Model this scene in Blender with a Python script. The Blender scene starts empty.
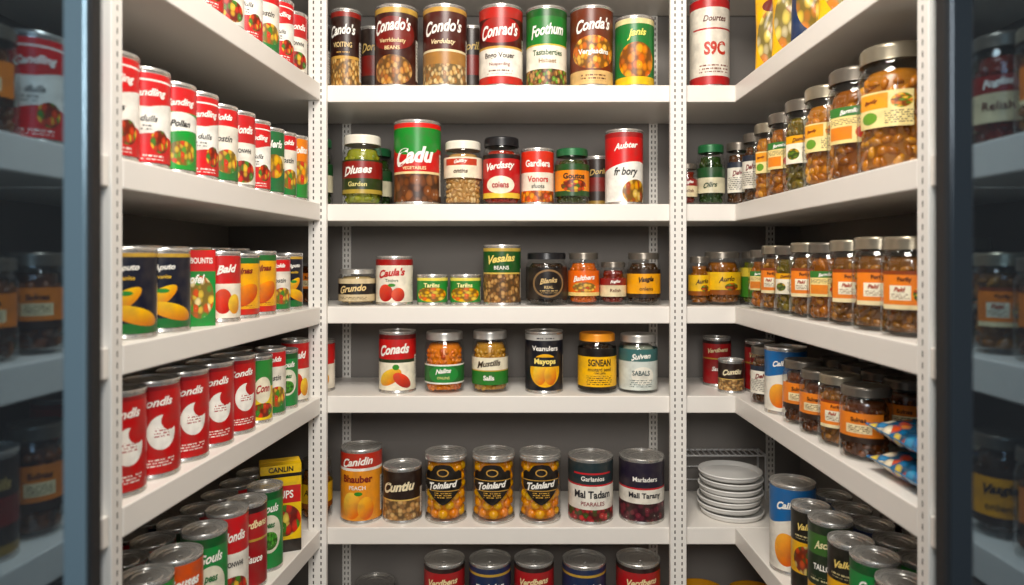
import bpy, bmesh, math, random
from mathutils import Vector
random.seed(7)
scene = bpy.context.scene
COL = scene.collection
CZ = 1.40          # camera height
D = 1.366          # distance of the far unit's front edge
F = 683.0
SH = {0:CZ+.60, 1:CZ+.35, 2:CZ+.112, 3:CZ-.093, 4:CZ-.272, 5:CZ-.535, 6:CZ-.76, 7:CZ-1.05}
TH = .034
XR = .446
WL, WR, WB = -.66, .67, 1.59
def XL(d): return -.4866+.0780*d

# ---------------------------------------------------------------- colour
def lin(h,sat=1.0):
    h=h.lstrip('#'); o=[]
    for i in (0,2,4):
        c=int(h[i:i+2],16)/255
        o.append(c/12.92 if c<=.04045 else ((c+.055)/1.055)**2.4)
    if sat!=1:
        L=.2126*o[0]+.7152*o[1]+.0722*o[2]
        o=[min(1,max(.001,L+(x-L)*sat)) for x in o]
    return (o[0],o[1],o[2],1)

_m={}
def mat(name, col, rough=.5, metal=0., noise=0., nscale=20., spec=.5, coat=0.):
    if name in _m: return _m[name]
    m=bpy.data.materials.new(name); m.use_nodes=True
    nt=m.node_tree; b=nt.nodes['Principled BSDF']
    c=lin(col)
    b.inputs['Base Color'].default_value=c
    b.inputs['Roughness'].default_value=rough
    b.inputs['Metallic'].default_value=metal
    b.inputs['Specular IOR Level'].default_value=spec
    b.inputs['Coat Weight'].default_value=coat
    if noise>0:
        tc=nt.nodes.new('ShaderNodeTexCoord'); n=nt.nodes.new('ShaderNodeTexNoise')
        n.inputs['Scale'].default_value=nscale; n.inputs['Detail'].default_value=4
        nt.links.new(tc.outputs['Object'],n.inputs['Vector'])
        mx=nt.nodes.new('ShaderNodeMix'); mx.data_type='RGBA'
        mx.inputs[6].default_value=tuple(x*(1-noise) for x in c[:3])+(1,)
        mx.inputs[7].default_value=tuple(min(1,x*(1+noise)) for x in c[:3])+(1,)
        nt.links.new(n.outputs['Fac'],mx.inputs[0]); nt.links.new(mx.outputs[2],b.inputs['Base Color'])
    _m[name]=m; return m

class NB:
    def __init__(s,nt): s.nt=nt
    def M(s,op,a,b=None):
        n=s.nt.nodes.new('ShaderNodeMath'); n.operation=op
        for i,x in enumerate((a,b)):
            if x is None: continue
            if isinstance(x,(int,float)): n.inputs[i].default_value=x
            else: s.nt.links.new(x,n.inputs[i])
        return n.outputs[0]
    def inside(s,x,a,b):
        return s.M('MULTIPLY',s.M('GREATER_THAN',x,a),s.M('LESS_THAN',x,b))
    def mix(s,f,a,b):
        n=s.nt.nodes.new('ShaderNodeMix'); n.data_type='RGBA'
        for i,x in ((0,f),(6,a),(7,b)):
            if isinstance(x,(tuple,float,int)): n.inputs[i].default_value=x
            else: s.nt.links.new(x,n.inputs[i])
        return n.outputs[2]

def glass_mat(name, tint, gl=.9, rough=.03):
    """thin glass: two-sided Schlick reflectance over a tinted transmission"""
    if name in _m: return _m[name]
    m=bpy.data.materials.new(name); m.use_nodes=True
    nt=m.node_tree; nt.nodes.clear(); N=NB(nt)
    o=nt.nodes.new('ShaderNodeOutputMaterial'); t=nt.nodes.new('ShaderNodeBsdfTransparent')
    g=nt.nodes.new('ShaderNodeBsdfGlossy'); mx=nt.nodes.new('ShaderNodeMixShader')
    t.inputs['Color'].default_value=tint+(1,); g.inputs['Roughness'].default_value=rough
    g.inputs['Color'].default_value=(gl,gl,gl,1)
    ge=nt.nodes.new('ShaderNodeNewGeometry'); dp=nt.nodes.new('ShaderNodeVectorMath'); dp.operation='DOT_PRODUCT'
    nt.links.new(ge.outputs['Normal'],dp.inputs[0]); nt.links.new(ge.outputs['Incoming'],dp.inputs[1])
    c=N.M('SUBTRACT',1.0,N.M('ABSOLUTE',dp.outputs['Value']))
    f=N.M('ADD',N.M('MULTIPLY',N.M('POWER',c,4.0),.8),.06)
    nt.links.new(f,mx.inputs[0]); nt.links.new(t.outputs[0],mx.inputs[1]); nt.links.new(g.outputs[0],mx.inputs[2])
    nt.links.new(mx.outputs[0],o.inputs['Surface'])
    _m[name]=m; return m

LS=1.04
def label_mat(name,bg,layers,rough=.34,asp=2.6):
    m=bpy.data.materials.new(name); m.use_nodes=True
    nt=m.node_tree; b=nt.nodes['Principled BSDF']; N=NB(nt)
    uv=nt.nodes.new('ShaderNodeUVMap'); sp=nt.nodes.new('ShaderNodeSeparateXYZ')
    nt.links.new(uv.outputs[0],sp.inputs[0]); u,v=sp.outputs[0],sp.outputs[1]
    ln=lambda c: lin(c,LS)
    cur=ln(bg)
    def ell(uc,vc,ru,rv):
        a=N.M('POWER',N.M('ABSOLUTE',N.M('DIVIDE',N.M('SUBTRACT',u,uc),ru)),2.0)
        c=N.M('POWER',N.M('ABSOLUTE',N.M('DIVIDE',N.M('SUBTRACT',v,vc),rv)),2.0)
        return N.M('LESS_THAN',N.M('ADD',a,c),1.0)
    for L in layers:
        k=L[0]
        if k=='band':  mask=N.inside(v,L[1],L[2]); col=ln(L[3])
        elif k=='ell': mask=ell(*L[1:5]); col=ln(L[5])
        elif k in('grad','mango'): # printed fruit, lighter upper side; mango = slanted
            if k=='mango':
                v2=N.M('SUBTRACT',v,N.M('MULTIPLY',N.M('SUBTRACT',u,L[1]),L[7]))
                a_=N.M('POWER',N.M('ABSOLUTE',N.M('DIVIDE',N.M('SUBTRACT',u,L[1]),L[3])),2.0)
                c_=N.M('POWER',N.M('ABSOLUTE',N.M('DIVIDE',N.M('SUBTRACT',v2,L[2]),L[4])),2.0)
                mask=N.M('LESS_THAN',N.M('ADD',a_,c_),1.0)
            else: v2=v; mask=ell(*L[1:5])
            tt=N.M('MINIMUM',N.M('MAXIMUM',N.M('ADD',N.M('DIVIDE',N.M('SUBTRACT',v2,L[2]),2*L[4]),N.M('ADD',N.M('MULTIPLY',N.M('SUBTRACT',u,L[1]),-.35/L[3]),.5)),0.0),1.0)
            col=N.mix(tt,ln(L[5]),ln(L[6]))
        elif k=='rect': mask=N.M('MULTIPLY',N.inside(u,L[1],L[2]),N.inside(v,L[3],L[4])); col=ln(L[5])
        elif k=='wave':
            s=N.M('SINE',N.M('ADD',N.M('MULTIPLY',u,L[3]),L[4]))
            mask=N.M('LESS_THAN',v,N.M('ADD',N.M('MULTIPLY',s,L[2]),L[1])); col=ln(L[5])
        elif k=='vst':
            s=N.M('GREATER_THAN',N.M('SINE',N.M('ADD',N.M('MULTIPLY',u,L[5]),N.M('MULTIPLY',N.M('SINE',N.M('MULTIPLY',u,L[5]*.37)),2.0))),0.0)
            mask=N.M('MULTIPLY',s,N.M('MULTIPLY',N.inside(u,L[1],L[2]),N.inside(v,L[3],L[4]))); col=ln(L[6])
        elif k=='fine':   # rows of tiny printed dashes
            s=N.M('GREATER_THAN',N.M('FRACT',N.M('MULTIPLY',v,L[5])),.55)
            row=N.M('FLOOR',N.M('MULTIPLY',v,L[5]))
            t=N.M('GREATER_THAN',N.M('SINE',N.M('ADD',N.M('MULTIPLY',u,46.0),N.M('MULTIPLY',N.M('SINE',N.M('ADD',N.M('MULTIPLY',u,17.0),N.M('MULTIPLY',row,2.3))),2.0))),-.35)
            mask=N.M('MULTIPLY',N.M('MULTIPLY',s,t),N.M('MULTIPLY',N.inside(u,L[1],L[2]),N.inside(v,L[3],L[4]))); col=ln(L[6])
        elif k in('foodband','foodell'):
            if k=='foodband': mask=N.inside(v,L[1],L[2]); r=L[3:]
            else: mask=ell(*L[1:5]); r=L[5:]
            sc,cols=r[0],r[1]
            cv=nt.nodes.new('ShaderNodeCombineXYZ')
            nt.links.new(u,cv.inputs[0]); nt.links.new(N.M('MULTIPLY',v,asp),cv.inputs[1])
            vo=nt.nodes.new('ShaderNodeTexVoronoi'); vo.inputs['Scale'].default_value=sc*1.25
            nt.links.new(cv.outputs[0],vo.inputs['Vector'])
            s2=nt.nodes.new('ShaderNodeSeparateColor'); nt.links.new(vo.outputs['Color'],s2.inputs[0])
            rp=nt.nodes.new('ShaderNodeValToRGB'); rp.color_ramp.interpolation='CONSTANT'
            els=rp.color_ramp.elements
            els[0].position=0; els[0].color=ln(cols[0]); els[1].position=1/len(cols); els[1].color=ln(cols[1%len(cols)])
            for i in range(2,len(cols)):
                e=els.new(i/len(cols)); e.color=ln(cols[i])
            nt.links.new(s2.outputs[0],rp.inputs[0])
            dk=tuple(x*.25 for x in lin(cols[0])[:3])+(1,)
            f=N.M('MINIMUM',N.M('POWER',N.M('MULTIPLY',vo.outputs['Distance'],1.4),3.0),1.0)
            col=N.mix(f,rp.outputs[0],dk)
            hi=N.M('MULTIPLY',N.M('LESS_THAN',vo.outputs['Distance'],.14),.25)
            col=N.mix(hi,col,(1,.95,.8,1))
        cur=N.mix(mask,cur,col)
    # slight print wear / ink variation
    tc=nt.nodes.new('ShaderNodeTexCoord'); nz=nt.nodes.new('ShaderNodeTexNoise'); nz.inputs['Scale'].default_value=45; nz.inputs['Detail'].default_value=5
    nt.links.new(tc.outputs['Object'],nz.inputs['Vector'])
    cur=N.mix(N.M('MULTIPLY',N.M('MAXIMUM',N.M('SUBTRACT',nz.outputs['Fac'],.42),0.0),1.1),cur,(.10,.08,.06,1))
    nt.links.new(cur,b.inputs['Base Color'])
    b.inputs['Roughness'].default_value=rough
    b.inputs['Specular IOR Level'].default_value=.45
    return m

def food_mat(cols):
    name='food_'+'_'.join(c.strip('#') for c in cols)
    if name in _m: return _m[name]
    m=bpy.data.materials.new(name); m.use_nodes=True
    nt=m.node_tree; b=nt.nodes['Principled BSDF']
    g=nt.nodes.new('ShaderNodeNewGeometry'); rp=nt.nodes.new('ShaderNodeValToRGB')
    def fl(c): q=lin(c,1.05); return (q[0]*.84,q[1]*.80,q[2]*.72,1)
    els=rp.color_ramp.elements
    els[0].position=0; els[0].color=fl(cols[0]); els[1].position=1; els[1].color=fl(cols[-1])
    for i in range(1,len(cols)-1):
        e=els.new(i/(len(cols)-1)); e.color=fl(cols[i])
    nt.links.new(g.outputs['Random Per Island'],rp.inputs[0]); nt.links.new(rp.outputs[0],b.inputs['Base Color'])
    b.inputs['Roughness'].default_value=.25
    _m[name]=m; return m

STEEL=mat('tin_steel','#d6d3cd',.27,.75,.05,60)
LIDM={'silver':mat('lid_silver','#c4c1ba',.3,.65),'gold':mat('lid_gold','#c49a44',.3,.7),'black':mat('lid_black','#1b1b1e',.3,.1),
 'white':mat('lid_white','#e6e0d0',.35),'green':mat('lid_green','#1f6438',.35,.2),'orange':mat('lid_orange','#f0981b',.35,.1),
 'red':mat('lid_red','#9a1a1c',.35,.2),'dark':mat('lid_dark_metal','#736c62',.3,.6),'bronze':mat('lid_bronze','#9a917e',.28,.7)}
GLASS=glass_mat('jar_glass',(.975,.98,.97),.9)

# ---------------------------------------------------------------- mesh helpers
def new_mesh(name,vs,fs,mats,uvs=None,smooth=True,mi=None,sharp=40):
    me=bpy.data.meshes.new(name); me.from_pydata(vs,[],fs)
    for m in mats: me.materials.append(m)
    if mi:
        for p,i in zip(me.polygons,mi): p.material_index=i
    if uvs:
        l=me.uv_layers.new(name='UVMap')
        k=0
        for f in uvs:
            for c in f: l.data[k].uv=c; k+=1
    me.update()
    if smooth:
        me.shade_smooth()
        if sharp: me.set_sharp_from_angle(angle=math.radians(sharp))
    return me

def lathe(prof,seg=40,capb=False,capt=False,wob=None):
    vs=[];fs=[];uvs=[]
    for r,z in prof:
        for j in range(seg):
            a=-math.pi+2*math.pi*j/seg
            rr=r if wob is None else wob(r,z,j)
            vs.append((rr*math.sin(a),-rr*math.cos(a),z))
    for i in range(len(prof)-1):
        for j in range(seg):
            k=(j+1)%seg
            fs.append((i*seg+j,i*seg+k,(i+1)*seg+k,(i+1)*seg+j))
            a0=-math.pi+2*math.pi*j/seg; a1=a0+2*math.pi/seg
            v0=i/(len(prof)-1); v1=(i+1)/(len(prof)-1)
            uvs.append(((a0,v0),(a1,v0),(a1,v1),(a0,v1)))
    if capb:
        fs.append(tuple(range(seg-1,-1,-1))); uvs.append(tuple((0,0) for _ in range(seg)))
    if capt:
        b=(len(prof)-1)*seg
        fs.append(tuple(range(b,b+seg))); uvs.append(tuple((0,1) for _ in range(seg)))
    return vs,fs,uvs

def arc_label(r,zlo,zhi,half,z0,h,n=36):
    vs=[];fs=[];uv=[]
    rows=6
    for j in range(n+1):
        a=-half+2*half*j/n
        lo,hi=zlo(a),zhi(a)
        for i in range(rows+1):
            z=lo+(hi-lo)*i/rows
            vs.append((r*math.sin(a),-r*math.cos(a),z))
    for j in range(n):
        for i in range(rows):
            q=(j*(rows+1)+i,(j+1)*(rows+1)+i,(j+1)*(rows+1)+i+1,j*(rows+1)+i+1); fs.append(q)
            uv.append(tuple((-half+2*half*(k//(rows+1))/n,(vs[k][2]-z0)/h) for k in q))
    return vs,fs,uv

bm=bmesh.new(); bmesh.ops.create_icosphere(bm,subdivisions=2,radius=1)
ICV=[tuple(x.co) for x in bm.verts]; ICF=[tuple(y.index for y in x.verts) for x in bm.faces]; bm.free()

_tc={}
def text_raw(s,shear,bold):
    k=(s,shear,bold)
    if k in _tc: return _tc[k]
    cu=bpy.data.curves.new('t','FONT'); cu.body=s; cu.shear=shear; cu.offset=bold; cu.resolution_u=3; cu.size=1
    ob=bpy.data.objects.new('t',cu); COL.objects.link(ob); bpy.context.view_layer.update()
    dg=bpy.context.evaluated_depsgraph_get()
    me=bpy.data.meshes.new_from_object(ob.evaluated_get(dg))
    vs=[(v.co.x,v.co.y) for v in me.vertices]; fs=[tuple(p.vertices) for p in me.polygons]
    bpy.data.objects.remove(ob); bpy.data.meshes.remove(me); bpy.data.curves.remove(cu)
    x0=min(v[0] for v in vs);x1=max(v[0] for v in vs);y0=min(v[1] for v in vs);y1=max(v[1] for v in vs)
    _tc[k]=([(x-(x0+x1)/2,y-(y0+y1)/2) for x,y in vs],fs,x1-x0,y1-y0); return _tc[k]

def ink(c): return mat('ink_'+c.strip('#'),c,.45)

def lettering(texts,R,z0,h,flat=False,yoff=0):
    """texts: (str, v, hfrac, colour, maxang, shear, bold[,u]) -> one child per printed line.
    Script titles rise slightly and swell on the initial, as on the real labels."""
    out=[]
    for n_,t in enumerate(texts):
        s,v,hf,c,ma=t[:5]; sh=t[5] if len(t)>5 else 0; bo=t[6] if len(t)>6 else .012; uc=t[7] if len(t)>7 else 0
        tv,tf,w,hh=text_raw(s,sh,bo)
        sy=hf*h/hh; sx=min(sy,ma*R/w)
        if sx<sy*.62: sy=sx/.62
        script=bool(sh and n_==0)
        vs=[]
        for x,y in tv:
            t_=x/w+.5
            k=1+.22*max(0,1-t_*4) if script else 1
            z=z0+v*h+y*sy*k+(x*sx*.10+ .10*hf*h*math.sin(t_*math.pi) if script else 0)
            if flat: vs.append((uc+x*sx,-.0006-yoff,z))
            else:
                a=uc+x*sx/R; r=R+.0006
                vs.append((r*math.sin(a),-r*math.cos(a),z))
        nm='title_lettering' if n_==0 else 'small_lettering'
        out.append((nm,new_mesh(nm,vs,tf,[ink(c)],None,False),None))
    return out

# ---------------------------------------------------------------- product prototypes
DES={}; PROTO={}
def lid_mesh(R,H):
    lp=[(R*.945,H-.004),(R*.86,H-.0042),(R*.84,H-.0030),(R*.78,H-.0030),(R*.76,H-.0042),(R*.62,H-.0042),(R*.60,H-.0034),(R*.5,H-.0034),(R*.48,H-.0042),(R*.05,H-.0042)]
    v,f,u=lathe(lp,44,capt=True)
    return new_mesh('can_lid',v,f,[STEEL],sharp=25)
def tab_mesh(R,H):
    vs=[];fs=[];n=20
    for zz in (H-.0028,H-.0012):
        for rr in (1,.55):
            for j in range(n):
                a=2*math.pi*j/n
                vs.append((R*.17*rr*math.cos(a),-R*.5+R*.28*rr*math.sin(a),zz))
    for j in range(n):
        k=(j+1)%n
        fs+= [(2*n+j,2*n+k,3*n+k,3*n+j),(j,k,2*n+k,2*n+j),(n+k,n+j,3*n+j,3*n+k),(k,j,n+j,n+k)]
    return new_mesh('pull_tab',vs,fs,[STEEL])
def can_parts(key,R,H,d):
    prof=[(R*.90,.003),(R*.93,.0005),(R*.97,0),(R*1.0,.001),(R*1.0,.003),(R-.0012,.005),(R-.0012,H-.005),(R*1.0,H-.0038),(R*1.0,H-.0008),(R*.985,H),(R*.955,H-.0005),(R*.945,H-.004)]
    v,f,u=lathe(prof,44,capb=True)
    parts=[('can_body',new_mesh('can_body',v,f,[d.get('metal',STEEL)]),None),('can_lid',lid_mesh(R,H),None)]
    if d.get('tab'): parts.append(('pull_tab',tab_mesh(R,H),None))
    z0,z1=.0065,H-.0068
    v,f,u=lathe([(R-.0004,z0),(R-.0004,z1)],56)
    parts.append(('paper_label',new_mesh('paper_label',v,f,[d['mat']],u,True,sharp=None),None))
    return parts+lettering(d['texts'],R-.0004,z0,z1-z0)

def contents(R,H,cols,rs,zt=None):
    rnd=random.Random(int(R*1e5)+int(H*1e4)+len(cols))
    straight=zt is not None
    if zt is None: zt=H*.80
    v,f,u=lathe([(R*.7,.006),(R-.004-rs*.6,.008),(R-.004-rs*.6,zt*.93),(R*.7,zt)],20,True,True)
    vs=list(v);fs=list(f)
    rr=R-.0032-rs
    rows=int((zt-.008)/(rs*1.75)); n=max(6,int(2*math.pi*rr/(rs*1.9)))
    for i in range(rows):
        z=.006+rs+i*rs*1.72
        rad=rr if (z<H*.70 or straight) else rr*.9
        for j in range(n):
            a=2*math.pi*(j+.5*(i%2)+rnd.uniform(-.15,.15)*(1 if straight else 2.0))/n
            b=len(vs)
            ca,sa=math.cos(a),math.sin(a)
            cx,cy,cz=rad*sa,-rad*ca,z+rnd.uniform(-.1 if straight else -.3,.1 if straight else .3)*rs
            if straight:
                s=rs*rnd.uniform(.94,1.04)
                vs+=[(cx+p[0]*s,cy+p[1]*s,cz+p[2]*s) for p in ICV]
            else:   # irregular chunk: long, tilted in the plane of the glass, lumpy
                la,lb,lc=rs*rnd.uniform(.85,1.45),rs*rnd.uniform(.6,.95),rs*rnd.uniform(.75,1.0)
                th=rnd.uniform(0,math.pi); ct,st=math.cos(th),math.sin(th); ph=rnd.uniform(0,6)
                for p in ICV:
                    k=1+.13*math.sin(3.1*p[0]+4.3*p[2]+ph)
                    t_,w_,n_=p[0]*la*k,p[2]*lb*k,p[1]*lc*min(k,1.0)
                    tt,ww=t_*ct-w_*st,t_*st+w_*ct
                    vs.append((cx+tt*ca+n_*sa,cy+tt*sa-n_*ca,cz+ww))
            fs+=[tuple(t2+b for t2 in t) for t in ICF]
    if not straight:   # keep every lump inside the glass
        lim=R-.0016
        for i in range(len(v),len(vs)):
            x,y,z=vs[i]; q=math.hypot(x,y); L=lim if z<H*.73 else lim*.92
            if z<.003: z=.003
            if q>L: x*=L/q; y*=L/q
            vs[i]=(x,y,z)
    return new_mesh('food_contents',vs,fs,[food_mat(cols)],None,True,None,None)

def jar_parts(key,R,H,d):
    prof=[(R*.80,.0015),(R*.86,0),(R*.95,.002),(R,.008),(R,H*.73),(R*.985,H*.77),(R*.93,H*.815),(R*.87,H*.84),(R*.85,H*.86),(R*.85,H*.95)]
    v,f,u=lathe(prof,44,capb=True)
    parts=[('glass_body',new_mesh('glass_body',v,f,[GLASS]),None)]
    parts.append(('food_contents',contents(R,H,d['food'],d.get('rs',.006)),None))
    def wob(r,z,j): return r*(1.0 if j%2 else .985) if H*.88<z<H*.975 else r
    LR=R*.93
    v,f,u=lathe([(LR*.93,H*.872),(LR,H*.872),(LR,H*.882),(LR,H*.965),(LR*.985,H*.985),(LR*.94,H),(LR*.86,H),(LR*.83,H-.0012),(LR*.1,H-.0012)],72,capt=True,wob=wob)
    parts.append(('jar_lid',new_mesh('jar_lid',v,f,[LIDM[d.get('lid','silver')]]),None))
    a,b=d.get('lab',(.16,.64))
    z0,z1=a*H,b*H; r2=R+.0004
    if d.get('arc'): v,f,u=arc_label(r2,lambda a:z0,lambda a:z1,d['arc'],z0,z1-z0)
    else: v,f,u=lathe([(r2,z0),(r2,z1)],56)
    parts.append(('paper_label',new_mesh('paper_label',v,f,[d['mat']],u,True,sharp=None),None))
    return parts+lettering(d['texts'],r2,z0,z1-z0)

def gcan_parts(key,R,H,d):
    v,f,u=lathe([(R*.93,.0015),(R*.97,.001),(R-.0008,.006),(R-.0008,H-.010)],44,capb=True)
    parts=[('glass_body',new_mesh('glass_body',v,f,[GLASS]),None)]
    v,f,u=lathe([(R*.90,.002),(R*.95,0),(R,.0012),(R,.0045),(R-.0006,.006)],44)
    parts.append(('bottom_rim',new_mesh('bottom_rim',v,f,[STEEL]),None))
    v,f,u=lathe([(R-.0006,H-.013),(R+.0003,H-.012),(R+.0003,H-.006),(R-.0004,H-.0045),(R*1.0,H-.0035),(R*1.0,H-.0008),(R*.985,H),(R*.955,H-.0005),(R*.945,H-.004)],44)
    parts.append(('top_rim',new_mesh('top_rim',v,f,[STEEL]),None))
    parts.append(('can_lid',lid_mesh(R,H),None)); parts.append(('pull_tab',tab_mesh(R,H),None))
    parts.append(('food_contents',contents(R,H,d['food'],.0105,H-.016),None))
    z0,z1=.012,H-.014; h=z1-z0
    HW=.95
    def lo(a): t=abs(a)/HW; return z0+h*(.24+.32*t**1.4)
    def hi(a): t=abs(a)/HW; return z0+h*(.97-.17*t**2-.07*math.exp(-((t-.62)/.13)**2))
    v,f,u=arc_label(R+.0003,lo,hi,HW,z0,h)
    parts.append(('shield_label',new_mesh('shield_label',v,f,[d['mat']],u,True,sharp=None),None))
    return parts+lettering(d['texts'],R+.0003,z0,h)

def des(key,kind,bg,layers,texts,desc,**kw):
    if kind=='can':
        layers=list(layers)+[('rect',1.30,2.15,.08,.62,'#efe9da'),('fine',1.36,2.09,.26,.58,24,'#3a3633'),('vst',1.45,1.95,.11,.22,60,'#1c1a19')]
    DES[key]=dict(kind=kind,mat=label_mat('label_'+key,bg,layers),texts=texts,desc=desc,**kw)

W='#f8f4ea'
SL=.3
BR=['#d09a50','#a87434','#e4b870']
des('brown1','can','#2c120c',[('foodband',0,.36,5,BR),('band',.36,.40,'#c99a4a'),('band',.93,1,'#8c1d16'),('fine',-.5,.5,.42,.46,24,'#c99a4a')],[("Cando's",.74,.18,W,1.8,SL,.03),('VIOITING',.55,.07,'#e8c98a',1.3)],'brown tin can with white script and nut picture')
des('brown2','can','#3b140d',[('ell',0,.66,1.15,.22,'#7a1a12'),('foodell',0,.18,1.0,.20,4,['#c88a40','#a8642c','#d8a860']),('band',.93,1,'#c9a04a')],[("Conado's",.76,.17,W,1.8,SL,.03),('Verrldedaty',.56,.07,'#f0d79c',1.4),('BEANS',.47,.05,'#f0d79c',.9)],'dark brown tin can with white script title')
des('tan1','can','#a8783c',[('band',.44,1,'#4c1810'),('foodband',0,.26,5,['#d8b070','#a8743a','#e4c890']),('band',.42,.45,'#e8d9b0'),('band',.94,1,'#c99a4a')],[("Condo's",.74,.17,W,1.8,SL,.03),('Verdulaty',.54,.08,'#f0d8a8',1.4,SL,.02)],'tan and brown tin can with white script')
des('redwhite1','can','#f4eee0',[('band',.47,1,'#4a0f0c'),('ell',0,.70,1.1,.17,'#a81a16'),('band',.86,1,'#b8241c'),('band',.46,.49,'#c99a4a'),('band',0,.10,'#c3241c'),('fine',-.6,.6,.13,.18,22,'#5a2a18')],[("Conrad's",.69,.17,W,1.8,SL,.03),('Bngo Vouer',.36,.09,'#2a1510',1.4,0,.02),('Nusperding',.25,.055,'#7a2018',1.2)],'dark red and white tin can with script title')
des('greenwhite1','can','#f2ecd8',[('band',.52,1,'#1f7a2c'),('foodband',0,.20,5,['#8a5a28','#d09a58','#6ca030']),('band',.90,1,'#0f5a1e'),('band',.51,.53,'#d8b84a')],[('Foothum',.71,.15,W,1.7,SL,.03),('Tastsberties',.42,.075,'#1f4f22',1.5,0,.02),('Hsbaet',.31,.06,'#8b5a1a',1.0)],'green and cream tin can with white lettering')
des('orange1','can','#6c2c12',[('foodell',0,.42,1.1,.22,4,['#f09a2a','#f8c050','#d86d24']),('band',0,.18,'#e0b878'),('fine',-.6,.6,.04,.14,24,'#5a2a18')],[("Conda's",.78,.16,W,1.7,SL,.03),('Verglasdins',.42,.09,W,1.6,0,.03)],'brown and orange tin can with script title')
des('greenorange1','can','#1f7a34',[('foodell',0,.36,1.0,.28,2.4,['#f08c14','#f4a824','#e06c14']),('band',0,.12,'#f0c42c'),('band',.92,1,'#e9dca0')],[('Janis',.76,.14,'#f4e36a',1.3,SL,.03)],'green tin can with orange fruit picture')
des('pickle1','jar','#2c3a16',[('band',0,.12,'#b59a3c'),('band',.45,.95,'#8a1c16')],[('Dluaes',.68,.24,W,1.5,SL,.03),('Garden',.28,.14,'#e8d98a',1.2)],'glass jar of green pickles with cream lid',lid='white',food=['#7a9420','#a4a838','#54701a'],rs=.008)
des('cedu','can','#c81f1c',[('band',.68,1,'#1f8a2e'),('ell',0,.68,1.1,.09,'#1f8a2e'),('foodband',0,.36,2.6,['#7c4420','#94582c','#643618','#85491f']),('band',.35,.38,'#f0d9a0'),('band',.94,1,'#d9221c')],[('Cadu',.57,.21,W,1.7,SL,.04),('VEGETABLES',.425,.04,'#f8e8b0',1.3)],'large red and green tin can with nut picture')
des('beans1','jar','#efe4c8',[('rect',-.9,.9,.60,.92,'#c03e24')],[('Galilliry',.76,.2,W,1.5,SL,.03),('ontins',.32,.2,'#4a2a18',1.0,SL,.03)],'jar of pale beans with white lid',lid='white',food=['#d8b47c','#c09050','#e4cc9c'],rs=.0055,lab=(.42,.74))
des('redjar1','jar','#b81a1c',[('band',.0,.12,'#f0ca4a'),('ell',0,.30,.8,.2,'#f0e8d0'),('band',.9,1,'#1b1413')],[('Verdasty',.70,.20,W,1.6,SL,.03),('coiens',.30,.14,'#a8161a',.9,0,.03)],'red jar with dark lid and white script',lid='black',food=['#8a1c10','#a82c18','#6a120c'],lab=(.10,.74))
des('gard','can','#ece4d0',[('band',.58,1,'#d8301c'),('foodband',0,.22,3,['#f0701c','#f8a02c','#d04a1c'])],[('Gardlera',.76,.14,W,1.6,0,.03),('Vonors',.45,.12,'#c4281c',1.3,0,.03),('sfuots',.31,.08,'#333333',1.0)],'short red and cream tin can')
des('greenjar','jar','#e8861c',[('band',.0,.16,'#1e4a1c'),('band',.80,1,'#1e4a1c'),('foodell',0,.32,.8,.2,3,['#d04a1c','#f0c030','#3c6a24'])],[('Goutos',.62,.18,'#2a160c',1.4,0,.04)],'dark jar with green lid and orange label',lid='green',food=['#2c3a14','#3f4a1c','#202a10'],lab=(.16,.72))
des('darkcan','can','#2c201c',[('band',.3,.6,'#7a201a'),('band',0,.1,'#9a7a34')],[('Dorils',.72,.12,'#c8a860',1.4,SL,.02)],'dark tin can with thin gold band')
des('bory','can','#d41e1e',[('wave',.50,.08,1.1,.9,W),('foodell',.55,.14,.75,.18,3,['#e8a01c','#b8441c','#f0c860']),('band',.93,1,'#a01418')],[('Aubter',.80,.09,W,1.3,SL,.03),('fr bory',.42,.15,'#2a2a2a',1.3,SL,.03)],'red tin can with white wave and dark script')
des('small_gr','jar','#d8c49c',[('band',.30,.78,'#1e1a18'),('fine',-.8,.8,.05,.22,16,'#3a2a18')],[('Grundo',.55,.30,'#e8c98a',1.6,SL,.03)],'small pale jar with silver lid and dark band',lid='silver',food=['#b09a70','#c8b488','#96805a'],rs=.005,lab=(.12,.74))
des('caulas','can','#f0e8d4',[('band',.86,1,'#a01a18'),('grad',-.35,.22,.42,.20,'#a81410','#ec4a2e'),('grad',.35,.18,.36,.16,'#a81410','#ec5a38'),('ell',0,.40,.2,.04,'#3a8a2a')],[("Caula's",.68,.18,'#c01a1a',1.7,SL,.04),('Tintinrs',.51,.07,'#2a4a22',1.2)],'cream tin can with red script and tomato picture')
des('small_green','can','#2c8a38',[('foodell',0,.32,1.1,.30,2.4,['#f4b424','#e86c14','#f4d448']),('band',.88,1,'#f0e068')],[('Tarilns',.70,.18,'#f8f0a4',1.5,0,.03)],'small green tin can with yellow fruit picture')
des('vesalas','can','#9a6a34',[('band',.54,1,'#1d5420'),('foodband',0,.52,4,['#a87840','#d0a060','#7a5028']),('band',.52,.55,'#d8b85a'),('band',.94,1,'#c8a848')],[('Vesalas',.80,.14,'#f4d870',1.7,SL,.03),('BEANS',.64,.07,W,1.0)],'tall green tin can with bean picture')
des('blackjar','jar','#1a1614',[('ell',0,.5,.80,.44,'#8a6c48'),('ell',0,.5,.70,.38,'#1c1613'),('fine',-.45,.45,.2,.3,14,'#c8a870')],[('Blanks',.58,.16,'#d8b87c',1.0,SL,.03),('REAL',.38,.09,'#d8b87c',.7)],'dark jar with black lid and oval label',lid='black',food=['#20160f','#38281a','#150e09'],lab=(.12,.72))
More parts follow.
